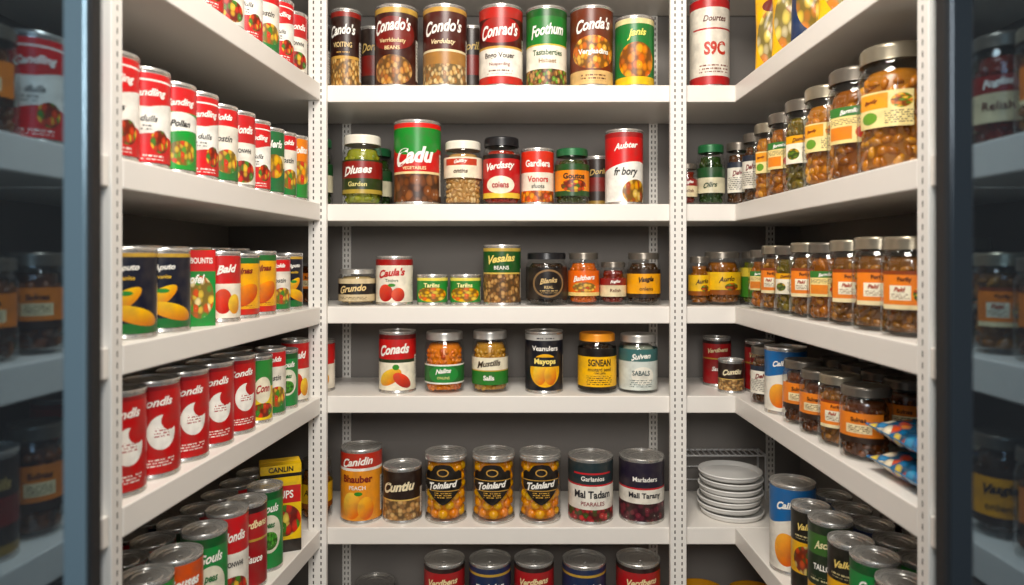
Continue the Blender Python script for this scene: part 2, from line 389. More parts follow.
des('orangejar','jar','#e8681c',[('band',0,.14,'#f0d080'),('foodell',0,.34,.8,.2,3,['#f8c050','#d04a20'])],[('Balthers',.70,.2,W,1.6,SL,.03)],'jar of orange sauce with dark lid',lid='dark',food=['#c8501a','#e07424','#a83c12'],lab=(.18,.66))
des('redsauce','jar','#e0d0a8',[('band',.62,1,'#8a1c18')],[('Fogliss',.80,.2,W,1.4,SL,.03),('Relish',.34,.18,'#5a1a12',1.0)],'small jar of dark red relish',lid='dark',food=['#601a10','#822818','#44100a'],lab=(.20,.62))
des('yellowlab','jar','#eea41c',[('band',0,.15,'#2a1a10'),('band',.85,1,'#2a1a10')],[('Vasgla',.62,.22,'#2a160c',1.5,SL,.04),('onlens',.33,.13,'#2a160c',1.1)],'dark jar with yellow orange label',lid='dark',food=['#342214','#46301a','#26180e'],lab=(.14,.68))
des('amberjar','jar','#e8b82c',[('band',.0,.22,'#8a4a14'),('foodell',.3,.36,.4,.16,4,['#c85a1c','#5a8a2c'])],[('Aurlo',.68,.22,'#3a2410',1.2,SL,.03)],'jar of dark amber preserve with yellow label',lid='dark',food=['#7a4614','#9c6020','#54300e'],rs=.007,lab=(.2,.62))
des('greenlabjar','jar','#3c7a24',[('band',.7,1,'#e0c848')],[('Pealis',.45,.24,W,1.3,SL,.03)],'green labelled jar with dark lid',lid='dark',food=['#607022','#80802c'],lab=(.15,.7))
des('conals','can','#f4ecd4',[('band',.56,1,'#c81e1e'),('band',.50,.56,'#2c3c24'),('mango',-.25,.24,.65,.14,'#e07c10','#fcd048',.12),('mango',.45,.18,.50,.12,'#a81810','#f04c2c',-.15),('ell',.1,.42,.18,.05,'#3a8a2a'),('band',.92,1,'#6a0e10')],[('Conads',.73,.18,W,1.7,SL,.04)],'red and cream tin can with pepper picture')
des('ojar_green','jar','#1f6a2c',[('ell',0,.5,.8,.46,'#2c8a3c'),('band',0,.08,W),('band',.92,1,W)],[('Nalins',.66,.24,W,1.4,SL,.04),('ONLINS',.32,.13,'#e8e08a',1.1)],'jar of orange preserve with green label',lid='silver',food=['#e0701a','#f09028','#c85414'],lab=(.16,.48))
des('cjar_green','jar','#f2e8cc',[('band',.0,.5,'#2c7a2c'),('band',.5,.54,'#c8a040')],[('Mustills',.77,.22,'#3a2a18',1.4,SL,.03),('Salls',.26,.18,W,1.0,0,.03)],'jar of pale preserve with green and cream label',lid='silver',food=['#d4a848','#c49238','#b07c2c'],lab=(.14,.58))
des('mavgvs','can','#10141e',[('band',.90,1,'#b8b6b0'),('ell',0,.36,.85,.30,'#f4b418'),('grad',-.28,.30,.36,.20,'#e07c10','#fcd44c'),('grad',.30,.28,.34,.18,'#d86c10','#f8c038'),('band',.43,.60,'#10141e'),('fine',-.5,.5,.92,.98,20,'#3a3a44')],[('Mayops',.515,.13,'#f8e07a',1.6,0,.04),('Veanulers',.76,.09,W,1.6,0,.02)],'black tin can with yellow fruit emblem')
des('orlid','jar','#fcc010',[('band',.80,1,'#14100c'),('band',0,.08,'#1c1612'),('fine',-.7,.7,.12,.34,20,'#3a2a10')],[('SGNEAN',.66,.17,'#1c1612',1.2,0,.03),('mustard seed',.50,.09,'#1c1612',1.2),('roxt pins',.41,.07,'#1c1612',1.0)],'black jar with orange lid and yellow label',lid='orange',food=['#1c140e','#2c2016'],lab=(.06,.76))
des('teal','jar','#d4dad2',[('band',.70,1,'#3c6a68'),('ell',.1,.35,.6,.22,'#eeeadc'),('fine',-.6,.6,.08,.26,20,'#5a6a66')],[('Suiven',.82,.14,W,1.3,SL,.03),('SABALS',.42,.12,'#27484a',.9,0,.02)],'pale silver and teal labelled jar with metal lid',lid='silver',food=['#8a9a90','#aab4a8'],lab=(.06,.76))
des('canifin','can','#ec9830',[('band',.78,1,'#c02e1c'),('grad',-.3,.22,.48,.20,'#e07010','#fcd050'),('grad',.42,.18,.40,.17,'#d86010','#f8b838'),('ell',.05,.40,.2,.03,'#3a8a2a'),('band',.74,.78,W)],[('Canidin',.87,.12,W,1.6,SL,.03),('Bhauber',.62,.11,'#7a1a12',1.5,0,.04),('PEACH',.49,.06,W,.9)],'orange and red tin can with fruit picture')
des('cuntiu','can','#2a1c16',[('foodband',0,.40,3.4,['#c8965a','#deb474','#a87840']),('band',.40,.43,'#d8b060')],[('Cuntiu',.68,.20,'#f0e0b8',1.7,SL,.04)],'short black tin can with nut picture',tab=1)
OG=['#f8a010','#fcc428','#f48c08','#fcd038']
des('toin','gcan','#16120f',[('fine',-.4,.4,.36,.46,26,'#e0b050'),('band',.675,.69,'#c89a4a'),('band',.485,.50,'#c89a4a'),('ell',0,.82,.28,.07,'#c89a4a'),('ell',0,.82,.22,.05,'#16120f')],[('Toinlard',.59,.12,W,1.5,SL,.04)],'clear can of orange fruit with black shield label',food=OG)
des('maltad','can','#f0ebde',[('band',.62,1,'#223236'),('band',.60,.63,'#c8242c'),('foodband',0,.20,3.6,['#9a2228','#3c5420','#c83434']),('rect',-.9,.9,.80,.83,'#c8242c')],[('Garlanios',.73,.08,W,1.5,0,.02),('Mal Tadam',.46,.13,'#1a1a22',1.7,0,.03),('PEARALES',.30,.07,'#8a1a20',1.2)],'dark grey and cream tin can with berry picture',tab=1)
des('malltaa','can','#ece6d8',[('band',.56,1,'#231c2e'),('foodband',0,.30,3.6,['#5a1c2c','#7a2836','#30121c']),('band',.54,.57,'#c8242c')],[('Marladers',.72,.08,W,1.5,0,.02),('Mall Tarany',.43,.12,'#1a1a22',1.7,0,.03)],'dark purple and cream tin can with berry picture',tab=1)
des('low_red','can','#9a181c',[('band',.60,1,'#b01c20'),('band',.57,.60,'#c8a040'),('band',.93,1,'#2a1414')],[('Verdbens',.78,.10,'#f4e0a8',1.5,SL,.03),('Sauce',.35,.10,W,.9,SL,.03)],'dark red tin can with cream script',tab=1)
des('low_dark','can','#1c2c50',[('band',.88,.92,'#c8a040'),('foodband',0,.45,3,['#8a2418','#b83a24'])],[('Dolnier',.70,.12,W,1.5,SL,.03)],'navy tin can with gold line',tab=1)
des('cand_r','can','#f4efe4',[('band',.62,1,'#d41a20'),('band',.91,.93,W),('wave',.62,.06,1.2,0,W),('wave',.28,.05,1.6,1.2,'#d41a20'),('foodell',.45,.24,.42,.13,4,['#d8401c','#f0c040','#3a8a2a']),('fine',-.6,.1,.36,.42,24,'#555555'),('fine',-.6,.6,.03,.10,24,W)],[('Candling',.76,.11,W,1.4,SL,.03),('dulls',.49,.07,'#3a3a3a',.7,SL,.02)],'red and white tin can with script title')
des('cand_g','can','#1f9a38',[('wave',.62,.08,1.2,1.5,W),('wave',.42,.06,1.2,1.0,'#1f9a38'),('band',.70,1,'#d41a20'),('foodell',.1,.20,.7,.15,4,['#e8c040','#d8401c','#5aaa3a'])],[('Canding',.80,.11,W,1.4,SL,.03),('Pollan',.56,.08,'#1c1c1c',.9,SL,.03)],'green red and white tin can')
des('cand_w','can','#f0e8d8',[('band',.76,1,'#d41a20'),('band',0,.30,'#1f7a38'),('foodell',.2,.26,.7,.17,3,['#f0c040','#d8301c','#3a8a2a'])],[('Jolds',.86,.11,W,1.1,SL,.04),('lostin',.58,.09,'#333333',.9,SL,.02)],'white tin can with red and green bands')
des('or_gr','can','#ee861c',[('band',.0,.35,'#2c8a38'),('foodell',0,.42,1.0,.20,2.2,['#fcd044','#d8301c','#f89c1c'])],[('Tolins',.80,.12,W,1.2,SL,.04)],'orange and green tin can')
des('yel_dark','can','#4a2e18',[('foodband',.15,.6,2.5,['#f0b428','#d88820','#f8d858'])],[('Gansal',.78,.13,'#f0d080',1.2,SL,.03)],'brown and yellow tin can')
des('navy','can','#0a1226',[('band',0,.13,'#1c6a30'),('mango',-.35,.36,.80,.13,'#e08c08','#fcd420',.22),('mango',.30,.22,.80,.11,'#d87c08','#f8c418',-.10),('ell',-.05,.50,.22,.03,'#2c8a34'),('band',.95,1,'#c8a040')],[('Aputo',.80,.10,W,.9,SL,.03),('vanlte',.69,.05,'#f0c030',.8)],'navy tin can with large yellow mango picture')
des('rw_plain','can','#f4ead6',[('band',.55,1,'#cc2222'),('grad',-.2,.27,.45,.2,'#b81810','#f0502c'),('grad',.4,.22,.35,.16,'#e08c10','#f8d048')],[('Bald',.78,.13,W,1.0,SL,.04)],'red and cream tin can with fruit picture')
des('yel_or','can','#f4b01c',[('mango',.1,.34,.75,.18,'#c84808','#f89424',.12),('band',.90,1,'#1f6a2c'),('band',0,.10,'#c8281c'),('fine',-.6,.6,.12,.16,24,'#7a1a12')],[('Olnas',.76,.11,'#7a1a12',1.0,SL,.04)],'yellow and orange tin can')
des('green_l','can','#1f6a38',[('band',.4,.6,'#ece0b0'),('foodell',0,.42,.7,.2,2.4,['#e8b01c','#d8501c'])],[('Herls',.78,.13,W,1.1,SL,.03)],'green tin can with cream band')
des('redcirc','can','#be0c14',[('ell',.22,.47,.52,.20,'#f8f4ea'),('ell',.52,.60,.34,.11,'#be0c14'),('fine',-.05,.50,.40,.52,30,'#a81a1c'),('band',.95,1,'#960c14'),('fine',-.5,.7,.08,.18,30,W)],[('Condls',.81,.10,W,1.2,SL,.03)],'bright red tin can with white rounded patch',tab=1)
des('yelgr','can','#f0cc30',[('band',.55,1,'#2c8a38'),('ell',0,.5,.6,.22,'#f4ecd0'),('foodell',0,.16,.8,.12,3,['#d8401c','#3a8a2a'])],[('Conn',.52,.13,'#a81a1c',.9,SL,.03)],'yellow and green tin can',tab=1)
des('cream_or','can','#f2e0b4',[('band',.66,1,'#d8541c'),('grad',-.1,.22,.6,.2,'#d8680c','#fcc040')],[('Couses',.80,.12,W,1.3,SL,.04),('ponds',.52,.08,'#7a1a12',.8,SL,.02)],'cream and orange tin can',tab=1)
des('greenfull','can','#1f8a40',[('ell',0,.45,.75,.25,'#ece8d0'),('band',.9,1,'#0f5424'),('foodell',0,.36,.5,.12,6,['#5aaa3a','#3a8a2a'])],[('Gouls',.78,.11,W,1.1,SL,.03),('peas',.55,.09,'#1f6b34',.6,SL,.03)],'green tin can with cream oval',tab=1)
des('wh_red','can','#f2ecde',[('band',.6,1,'#c81a20'),('foodell',0,.18,.8,.16,3,['#d8301c','#f0c040','#3a8a2a'])],[('Mondis',.78,.12,W,1.2,SL,.03),('CONWHI',.48,.07,'#1c1c1c',.9,0,.03)],'white and red tin can',tab=1)
des('black_y','can','#1c1a12',[('band',.22,.62,'#f0b41c'),('foodell',0,.40,.8,.18,2.8,['#d8501c','#3c6a2c','#fce488']),('fine',-.7,.7,.66,.72,24,'#d8c890')],[('Valkin',.82,.08,'#f0d070',1.0,SL,.03)],'black tin can with yellow band',tab=1)
des('blue_or','can','#ece6d8',[('band',.56,1,'#1c66a4'),('wave',.60,.06,1.4,.4,'#ece6d8'),('grad',-.15,.26,.55,.2,'#d8600c','#fcb040'),('grad',.5,.20,.4,.15,'#c8500c','#f89c30')],[('Cailins',.80,.09,W,1.1,SL,.04)],'blue white and orange tin can',tab=1)
des('darkgreen_y','can','#20301c',[('band',.10,.30,'#e8b01c'),('band',.66,.90,'#3c6a2c'),('fine',-.7,.7,.34,.40,24,'#d8d0a0')],[('Ascas',.78,.09,'#f4e8b0',.9,SL,.03),('TALLON',.52,.07,W,1.0,0,.03)],'dark green tin can with yellow band',tab=1)
CH=['#b86c1a','#d88c28','#8a4a12','#e4a43c','#a05c18']
des('chick','jar','#f0dc98',[('rect',-.85,.1,.52,.95,'#f0a030'),('ell',-.42,.28,.24,.17,'#6a9a34'),('foodell',.45,.70,.28,.2,5,['#e07c24','#f4c040','#5a8a2c']),('fine',.02,.75,.08,.46,16,'#5a4a3a')],[('Bentily',.72,.13,'#7a2a12',.7,SL,.03,-.36),],'jar of golden chickpeas with cream and orange label',lid='bronze',food=CH,rs=.0072,lab=(.34,.62),arc=.75)
des('chick2','jar','#f0d890',[('band',.74,1,'#3a7a34'),('rect',-.7,.1,.1,.46,'#e8862c'),('fine',-.7,.8,.52,.68,22,'#5a4a3a'),('ell',.45,.28,.25,.17,'#c8301c')],[('Barmlis',.86,.12,W,1.0,SL,.03)],'jar of amber preserves with cream and green label',lid='dark',food=['#9c5612','#c07420','#74400e','#d08c30'],rs=.0082,lab=(.32,.64),arc=.75)
des('olivemix','jar','#f2ead2',[('band',.72,1,'#e8a41c'),('foodell',-.3,.34,.3,.2,4,['#6a8a2c','#c8a030']),('fine',.1,.7,.10,.6,16,'#5a4a3a')],[('Domile',.85,.13,'#5a1a12',.9,SL,.03)],'jar of olive brown preserves with white label',lid='dark',food=['#6c6020','#8c7c2c','#4c4416','#a08430'],rs=.0072,lab=(.30,.60),arc=.7)
des('pickb','jar','#f0842c',[('band',.0,.12,'#f4e0b0'),('rect',-.5,.2,.24,.62,'#f8f0d4'),('band',.90,1,'#8a3e18'),('foodell',.52,.40,.26,.2,5,['#6a9a34','#f4c850','#c8401c']),('fine',-.45,.15,.26,.40,20,'#7a4a2a')],[('Forlly',.77,.14,'#3a1c0c',.9,0,.03),('Pakl',.52,.12,'#a83a18',.5,SL,.03,-.15)],'jar of brown pickles with orange checked label',lid='bronze',food=['#84501a','#a46e28','#5e3a12','#b88438'],rs=.0066,lab=(.28,.66),arc=.8)
des('darkj','jar','#e8822c',[('band',.0,.2,'#2a180e'),('rect',-.5,.5,.32,.62,'#f4e0b0'),('fine',-.4,.4,.36,.58,16,'#5a2a14')],[('Sulnas',.78,.15,'#2a140a',1.0,0,.03)],'jar of dark preserves with orange label',lid='dark',food=['#5c300f','#84481c','#3e1c09','#985a22'],rs=.0062,lab=(.26,.66),arc=.95)
des('whitelab','jar','#ece6d6',[('band',.82,1,'#1f2a3a'),('fine',-.9,.9,.1,.5,16,'#44403a')],[('Delvas',.64,.16,'#7a1a16',1.0,SL,.03)],'dark jar with white label',lid='dark',food=['#402616','#5e3e22','#302010'],lab=(.2,.68),arc=1.0)
des('greend','jar','#d8d0b0',[('band',.6,1,'#1c4a24')],[('Olirs',.3,.2,'#1c3a20',1.1,SL,.03)],'dark green jar with pale label',lid='green',food=['#203a14','#2e4a1c'],lab=(.2,.62))
des('s9c','can','#ece4d4',[('band',.90,1,'#b81c20'),('band',0,.10,'#b81c20'),('fine',-.8,.8,.14,.24,26,'#7a3a2c'),('rect',-1.2,1.2,.64,.66,'#b81c20')],[('S9C',.42,.16,'#c0341f',1.1,0,.04),('Dourtes',.77,.07,'#5a1a14',1.2,SL,.02)],'large white tin can with red lettering')

def get_proto(key,R,H):
    k=(key,round(R,4),round(H,3))
    if k not in PROTO:
        d=DES[key]
        PROTO[k]={'can':can_parts,'jar':jar_parts,'gcan':gcan_parts}[d['kind']](key,R,H,d)
    return PROTO[k]
THINGS=[]
def thing(name,parts,x,y,z,rz,label,cat,group=None,rx=0,ry=0):
    root=bpy.data.objects.new(name,None); root.empty_display_size=.02
    COL.objects.link(root); root.location=(x,y,z); root.rotation_euler=(rx,ry,rz)
    root['label']=label; root['category']=cat
    if group: root['group']=group
    for pn,me,lab in parts:
        o=bpy.data.objects.new(pn,me); COL.objects.link(o); o.parent=root
        if lab: o['label']=lab
    return root
def put(key,R,H,x,y,shelf,rz=0.):
    d=DES[key]; R=round(R,4);H=round(H,3)
    can=d['kind']!='jar'
    lab=d['desc']+' on a white shelf'
    if len(lab.split())>12: lab=d['desc']
    r=thing('tin_can' if can else 'glass_jar',get_proto(key,R,H),x,y,SH[shelf]+.0002,rz,lab,'can' if can else 'jar')
    THINGS.append((key,r))
def back(key,x0,x1,yt,shelf,rz=0.,dy=0.):
    d=D+.058+dy; s=F/d
    R=(x1-x0)/2/s
    zt=(260-yt)/s if yt<260 else (260-yt)/(F/(d+R*.6))
    H=zt-(SH[shelf]-CZ)
    put(key,R,H,((x0+x1)/2-512)/s,d,shelf,rz+random.uniform(-.06,.06))

for a in [('brown1',331,361,13,1),('brown2',375,418,11,1),('tan1',423,467,11,1),('redwhite1',479,523,11,1),('greenwhite1',526,567,12,1),('orange1',570,613,12,1),('greenorange1',615,654,21,1),('s9c',690,729,2,1),
 ('pickle1',343,382,137,2),('cedu',394,441,124,2),('beans1',444,482,143,2),('redjar1',483,520,139,2),('gard',521,554,150,2),('greenjar',555,589,150,2),('bory',605,643,132,2),
 ('small_gr',339,375,269,3),('caulas',376,413,256,3),('small_green',417,448,274,3),('small_green',450,481,274,3),('vesalas',483,521,245,3),('blackjar',526,567,253,3),('orangejar',568,599,253,3),('redsauce',600,626,262,3),('yellowlab',627,660,253,3),('amberjar',704,740,252,3),('greenlabjar',741,766,252,3),
 ('conals',379,416,329,4),('ojar_green',425,464,330,4),('cjar_green',472,508,329,4),('mavgvs',525,563,329,4),('orlid',578,616,331,4),('teal',619,657,332,4),
 ('canifin',341,382,442,5),('cuntiu',383,422,460,5),('toin',425,467,447,5),('toin',472,515,447,5),('toin',519,561,447,5),('maltad',568,613,450,5),('malltaa',619,664,450,5),
 ('low_red',424,465,552,6),('low_dark',469,511,552,6),('low_red',514,554,552,6),('low_dark',562,606,552,6),('low_red',616,660,551,6)]:
    back(*a)
for a in [('darkcan',360,388,30,1),('darkcan',455,488,30,1),('darkcan',582,612,158,2),('greend',362,392,150,2),
          ('darkcan',355,395,575,6)]:
    back(*a,dy=.088)
put('darkcan',.034,.14,-.415,1.43,1); put('greend',.034,.14,-.41,1.43,2); put('darkj',.032,.10,-.415,1.43,3)
put('rw_plain',.034,.105,-.405,1.43,4,.2); put('amberjar',.033,.12,-.41,1.43,5)
put('amberjar',.022,.10,.388,1.415,3)
put('redsauce',.020,.085,.362,1.41,2,-.1); put('greend',.028,.125,.413,1.42,2,-.3); put('whitelab',.027,.13,.472,1.42,2,-.3)

# ---------------------------------------------------------------- aisle rows
def rowL(shelf,items,d0,off=.008,rot=.70,gap=.0025):
    d=d0
    for key,R,H in items:
        d+=R
        put(key,R,H,XL(d)-off-R,d,shelf,rot+random.uniform(-.12,.12)); d+=R+gap
    return d
def rowR(shelf,items,d0,off=.008,rot=-.66,gap=.0025):
    d=d0
    for key,R,H in items:
        d+=R
        put(key,R,H,XR+off+R,d,shelf,rot+random.uniform(-.12,.12)); d+=R+gap
    return d
c=lambda ks,R,H:[(k,R,H) for k in ks]
rowL(1,c(['cand_r','wh_red','cand_w','cand_r','wh_red','cand_r','cand_w','cand_r','wh_red'],.031,.118),.76)
rowL(1,c(['cand_w','or_gr','cand_r','darkcan','wh_red','cand_g'],.034,.13),.90,off=.085)
rowL(2,[('cand_r',.0305,.124),('cand_r',.030,.122),('cand_g',.0285,.120),('cand_r',.028,.122),('cand_w',.028,.118),('wh_red',.0275,.121),('cand_r',.027,.119),('green_l',.027,.117),('cand_w',.026,.120),('or_gr',.026,.124)],.757)
rowL(2,c(['or_gr','cand_w','yel_dark','yel_or','green_l','or_gr','yel_dark'],.033,.146),.84,off=.078)
d=rowL(3,c(['navy','navy'],.036,.108),.785)
LBOX=d
rowL(3,[('rw_plain',.030,.106),('yel_or',.032,.103),('yel_or',.030,.108),('cand_w',.028,.100),('navy',.028,.106)],d+.073)
rowL(3,c(['yel_dark','navy','green_l','yel_dark','darkcan'],.033,.114),.95,off=.095)
rowL(4,c(['redcirc','redcirc','redcirc','redcirc','redcirc'],.0345,.122),.766)
rowL(4,[('yelgr',.0265,.112),('cand_w',.026,.118),('greenfull',.027,.108),('rw_plain',.0265,.120)],1.125)
rowL(4,c(['redcirc','low_red','redcirc','darkcan','yelgr','greenfull','rw_plain'],.034,.11),.79,off=.085)
rowL(5,[('wh_red',.033,.142),('yelgr',.033,.140),('cream_or',.034,.138),('greenfull',.032,.145),('wh_red',.032,.149),('low_red',.032,.140),('greenfull',.030,.143)],.757)
rowL(5,c(['low_red','wh_red','yelgr','cream_or','darkgreen_y','redcirc','yelgr','wh_red','greenfull'],.0305,.130),.77,off=.081)
rowL(5,c(['greenfull','low_red','cream_or','wh_red','low_dark'],.030,.118),.82,off=.150)
rowR(2,[('chick',.0445,.162),('chick2',.041,.158),('chick',.039,.154),('olivemix',.037,.152),('chick2',.035,.146),('chick',.032,.142),('whitelab',.027,.135)],.845)
rowR(2,c(['chick','chick2','darkj','chick'],.040,.15),.88,off=.115)
rowR(3,[('pickb',.0345,.121),('pickb',.0345,.123),('pickb',.033,.121),('chick2',.034,.119),('pickb',.032,.121),('olivemix',.031,.117),('pickb',.031,.119),('chick2',.029,.112)],.80)
rowR(3,c(['pickb','darkj']*3,.034,.121),.83,off=.088)
rowR(4,[('darkj',.0335,.10),('pickb',.031,.104),('darkj',.032,.10),('darkj',.033,.106)],.908)
rowR(4,c(['blue_or'],.036,.118),1.187); rowR(4,[('whitelab',.030,.108)],1.268) 
rowR(4,c(['darkj','orangejar','redsauce','darkj'],.033,.10),.96,off=.095)
put('cuntiu',.026,.068,.452,1.41,4,-.2); put('low_red',.030,.105,.447,1.49,4,-.2); put('low_red',.030,.105,.515,1.42,4,-.3); put('redsauce',.028,.10,.585,1.42,4,-.4)
rowR(5,[('darkgreen_y',.031,.140),('black_y',.0315,.138),('greenfull',.031,.142),('black_y',.031,.136),('darkgreen_y',.032,.143),('black_y',.030,.139)],.752)
rowR(5,c(['blue_or'],.038,.152),1.150,off=.004)
rowR(5,c(['low_dark','darkgreen_y','yelgr','black_y','low_dark','greenfull','low_dark'],.031,.128),.77,off=.082)
rowR(5,c(['darkgreen_y','low_dark','black_y','low_red','darkcan'],.030,.12),.82,off=.150)
# bays behind the glass doors
for sh,L_,R_ in [(1,[('low_red',.105),('cand_g',.105)],[('darkj',.10),('darkj',.10)]),(2,[('darkj',.10),('cand_r',.11)],[('pickb',.10),('redsauce',.11)]),
    (3,[('darkj',.095),('darkj',.10)],[('darkj',.095),('pickb',.10)]),(4,[('darkcan',.10),('darkj',.11)],[('darkj',.10),('yellowlab',.10)]),(5,[('cand_r',.12),('low_red',.12)],[('low_dark',.12),('greend',.12)])]:
    rowL(sh,[(k,.027,h) for k,h in L_],.595,off=.016,gap=.006)
    rowR(sh,[(k,.027,h) for k,h in R_],.595,off=.016,gap=.006)
    rowL(sh,[('darkcan',.027,.11)],.63,off=.085); rowR(sh,[('darkj',.027,.11)],.63,off=.085)

cnt={}
for k,r in THINGS: cnt[k]=cnt.get(k,0)+1
for k,r in THINGS:
    if cnt[k]>1: r['group']=DES[k]['desc'].replace('tin can','tin cans').replace('jar ','jars ',1)

# ---------------------------------------------------------------- boxes
def carton(name,w,dp,h,bg,layers,texts,x,y,shelf,rz,label):
    m=label_mat('carton_'+label[:12].replace(' ','_'),bg,layers)
    hw,hd=w/2,dp/2; b=.0012
    pts=[(-hw+b,-hd),(hw-b,-hd),(hw,-hd+b),(hw,hd-b),(hw-b,hd),(-hw+b,hd),(-hw,hd-b),(-hw,-hd+b)]
    us=[-1,1,1.02,2.0,2.02,4,4.02,4.98]
    vs=[];fs=[];uv=[]
    for z in (0,h):
        for p in pts: vs.append((p[0],p[1],z))
    n=8
    for j in range(n):
        k=(j+1)%n
        fs.append((j,k,n+k,n+j)); u0,u1=us[j],(us[k] if k else 5)
        uv.append(((u0,0),(u1,0),(u1,1),(u0,1)))
    fs.append(tuple(range(n-1,-1,-1))); uv.append(tuple((0,.02) for _ in range(n)))
    fs.append(tuple(range(n,2*n))); uv.append(tuple((0,.98) for _ in range(n)))
    parts=[('carton_body',new_mesh('carton_body',vs,fs,[m],uv,False),None)]
    fl=[(-hw+b,-.0005,h+.0002),(hw-b,-.0005,h+.0002),(hw-b,hd-b,h+.0009),(-hw+b,hd-b,h+.0009),(-hw+b,-.0005,h+.001),(hw-b,-.0005,h+.001),(hw-b,hd-b,h+.0014),(-hw+b,hd-b,h+.0014)]
    parts.append(('top_flap',new_mesh('top_flap',fl,[(0,1,5,4),(1,2,6,5),(2,3,7,6),(3,0,4,7),(4,5,6,7),(3,2,1,0)],[mat('flap_'+bg.strip('#'),bg,.5)],None,False),None))
    parts+=lettering(texts,w/2,0,h,flat=True,yoff=hd)
    thing(name,parts,x,y,SH[shelf]+.0002,rz,label,'carton')
carton('food_carton',.058,.045,.107,'#1f8a38',[('band',.72,1,'#d02220'),('foodell',.3,.38,.65,.28,3,['#f0c84a','#d8501c','#f8e4a8','#3a9a34']),('rect',-.95,-.40,.03,.36,'#f4f0e4'),('vst',-.92,-.43,.06,.32,44,'#222222'),('rect',1.03,2,0,1,'#c82220')],
  [('ROVT BOUNTIS',.86,.10,W,1.7,0,.02),('Hofel',.62,.12,W,1.0,SL,.03)],XL(LBOX+.0365)-.046,LBOX+.0365,3,.62,'red and green food carton with barcode beside tin cans')
dd=1.268
carton('soup_carton',.072,.045,.160,'#f0c424',[('band',.86,.90,'#1c1814'),('band',.0,.14,'#1c1814'),('rect',-1,1,.56,.76,'#c82420'),('foodell',.2,.36,.8,.18,2.5,['#d8301c','#3c8a2c','#fce468']),('rect',1.03,2,0,1,'#1c1814'),('rect',1.03,2,.2,.8,'#f0c424'),('rect',1.03,2,.4,.6,'#c82420'),('fine',1.1,1.9,.25,.35,20,'#1c1814')],
     [('CANLIN',.95,.06,'#1c1814',1.2,0,.03),('SOUPS',.66,.09,W,1.2,0,.02)],XL(dd)-.043,dd,5,.40,'yellow red and black soup carton beside tin cans')

# ---------------------------------------------------------------- pouches and snack bags
def pouch_mesh(w,h,t,seed,mats,crimp=.09,crumple=.08):
    rnd=random.Random(seed); nx,ny=26,34; vs=[];fs=[];uv=[]
    ph=[rnd.uniform(0,6) for _ in range(6)]
    def th(a,b,s):
        if abs(b)>1-crimp: return .0009+.0006*math.sin(a*60)
        bb=abs(b)/(1-crimp)
        return .0009+t*max(0,(1-abs(a)**2.6))**.6*max(0,1-bb**2.4)**.6*(1-crumple+crumple*math.sin(5*a+7*b+ph[0]+s)+crumple*.7*math.sin(11*b+4*a+ph[1])+crumple*.6*abs(math.sin(9*a-8*b+ph[2]+s)))
    for s in (1,-1):
        for j in range(ny+1):
            for i in range(nx+1):
                a=-1+2*i/nx;b=-1+2*j/ny
                wx=w/2*(1-.05*(1-abs(b)))
                vs.append((a*wx,-s*th(a,b,s),(b+1)/2*h))
    n=(nx+1)*(ny+1)
    for s in (0,1):
        for j in range(ny):
            for i in range(nx):
                q=[s*n+j*(nx+1)+i,s*n+j*(nx+1)+i+1,s*n+(j+1)*(nx+1)+i+1,s*n+(j+1)*(nx+1)+i]
                if s: q=q[::-1]
                fs.append(tuple(q)); uv.append(tuple(((((k%n)%(nx+1))/nx*2-1),((k%n)//(nx+1))/ny) for k in q))
    def br(i0,i1): fs.append((i1,i0,i0+n,i1+n)); uv.append(((0,0),)*4)
    for i in range(nx): br(i,i+1)
    for i in range(nx): br(ny*(nx+1)+i+1,ny*(nx+1)+i)
    for j in range(ny): br((j+1)*(nx+1),j*(nx+1)); br(j*(nx+1)+nx,(j+1)*(nx+1)+nx)
    return new_mesh('pouch_body',vs,fs,mats,uv,True,None,70)
BB=['#1c88c0','#f0902c','#2498c8','#1478b4','#d8501c','#1c80b8','#f4d44c','#146aa4','#2c9ccc','#f4e8c8']
BAG=label_mat('bag_blue','#1c80b8',[('foodband',.0,1,2.6,BB),('band',0,.06,'#145a94'),('band',.94,1,'#145a94')],.2)
BAGY=label_mat('bag_yellow','#f8bc20',[('foodell',0,.42,.9,.34,2.2,['#fce070','#d8802c','#f4e4b8']),('ell',0,.80,.6,.08,'#7a2014'),('fine',-.7,.7,.03,.12,30,'#7a2014')],.3)
BAGB=label_mat('bag_navy','#1c3054',[('foodell',0,.4,.8,.28,2.4,['#f0c850','#d8802c']),('band',.7,.82,'#f0b01c')],.3)
for i,(x,y,dz,tilt) in enumerate([(.502,.822,.0185,0),(.504,.828,.056,.05),(.60,.828,.0185,0)]):
    me=pouch_mesh(.086,.125,.0145,20+i,[BAG],crumple=.15)
    for v in me.vertices: v.co.z-=.0625
    thing('snack_bag',[('bag_film',me,None)],x,y,SH[4]+dz,0,'shiny blue snack bag with orange and yellow pattern beside jars','snack bag','blue snack bags',rx=-math.pi/2+tilt)
for i,(dd,m_,w,h,off) in enumerate([(1.29,BAGY,.07,.16,.05),(1.20,BAGY,.075,.17,.05),(1.11,BAGB,.08,.17,.05),(1.02,BAGY,.08,.17,.055)]):
    thing('food_pouch',[('pouch_film',pouch_mesh(w,h,.016,40+i,[m_]),None)],XR+off,dd,SH[1]+.0005,-.5,('yellow' if m_==BAGY else 'navy blue')+' food pouch standing on a high shelf','pouch',('yellow' if m_==BAGY else 'navy')+' food pouches')

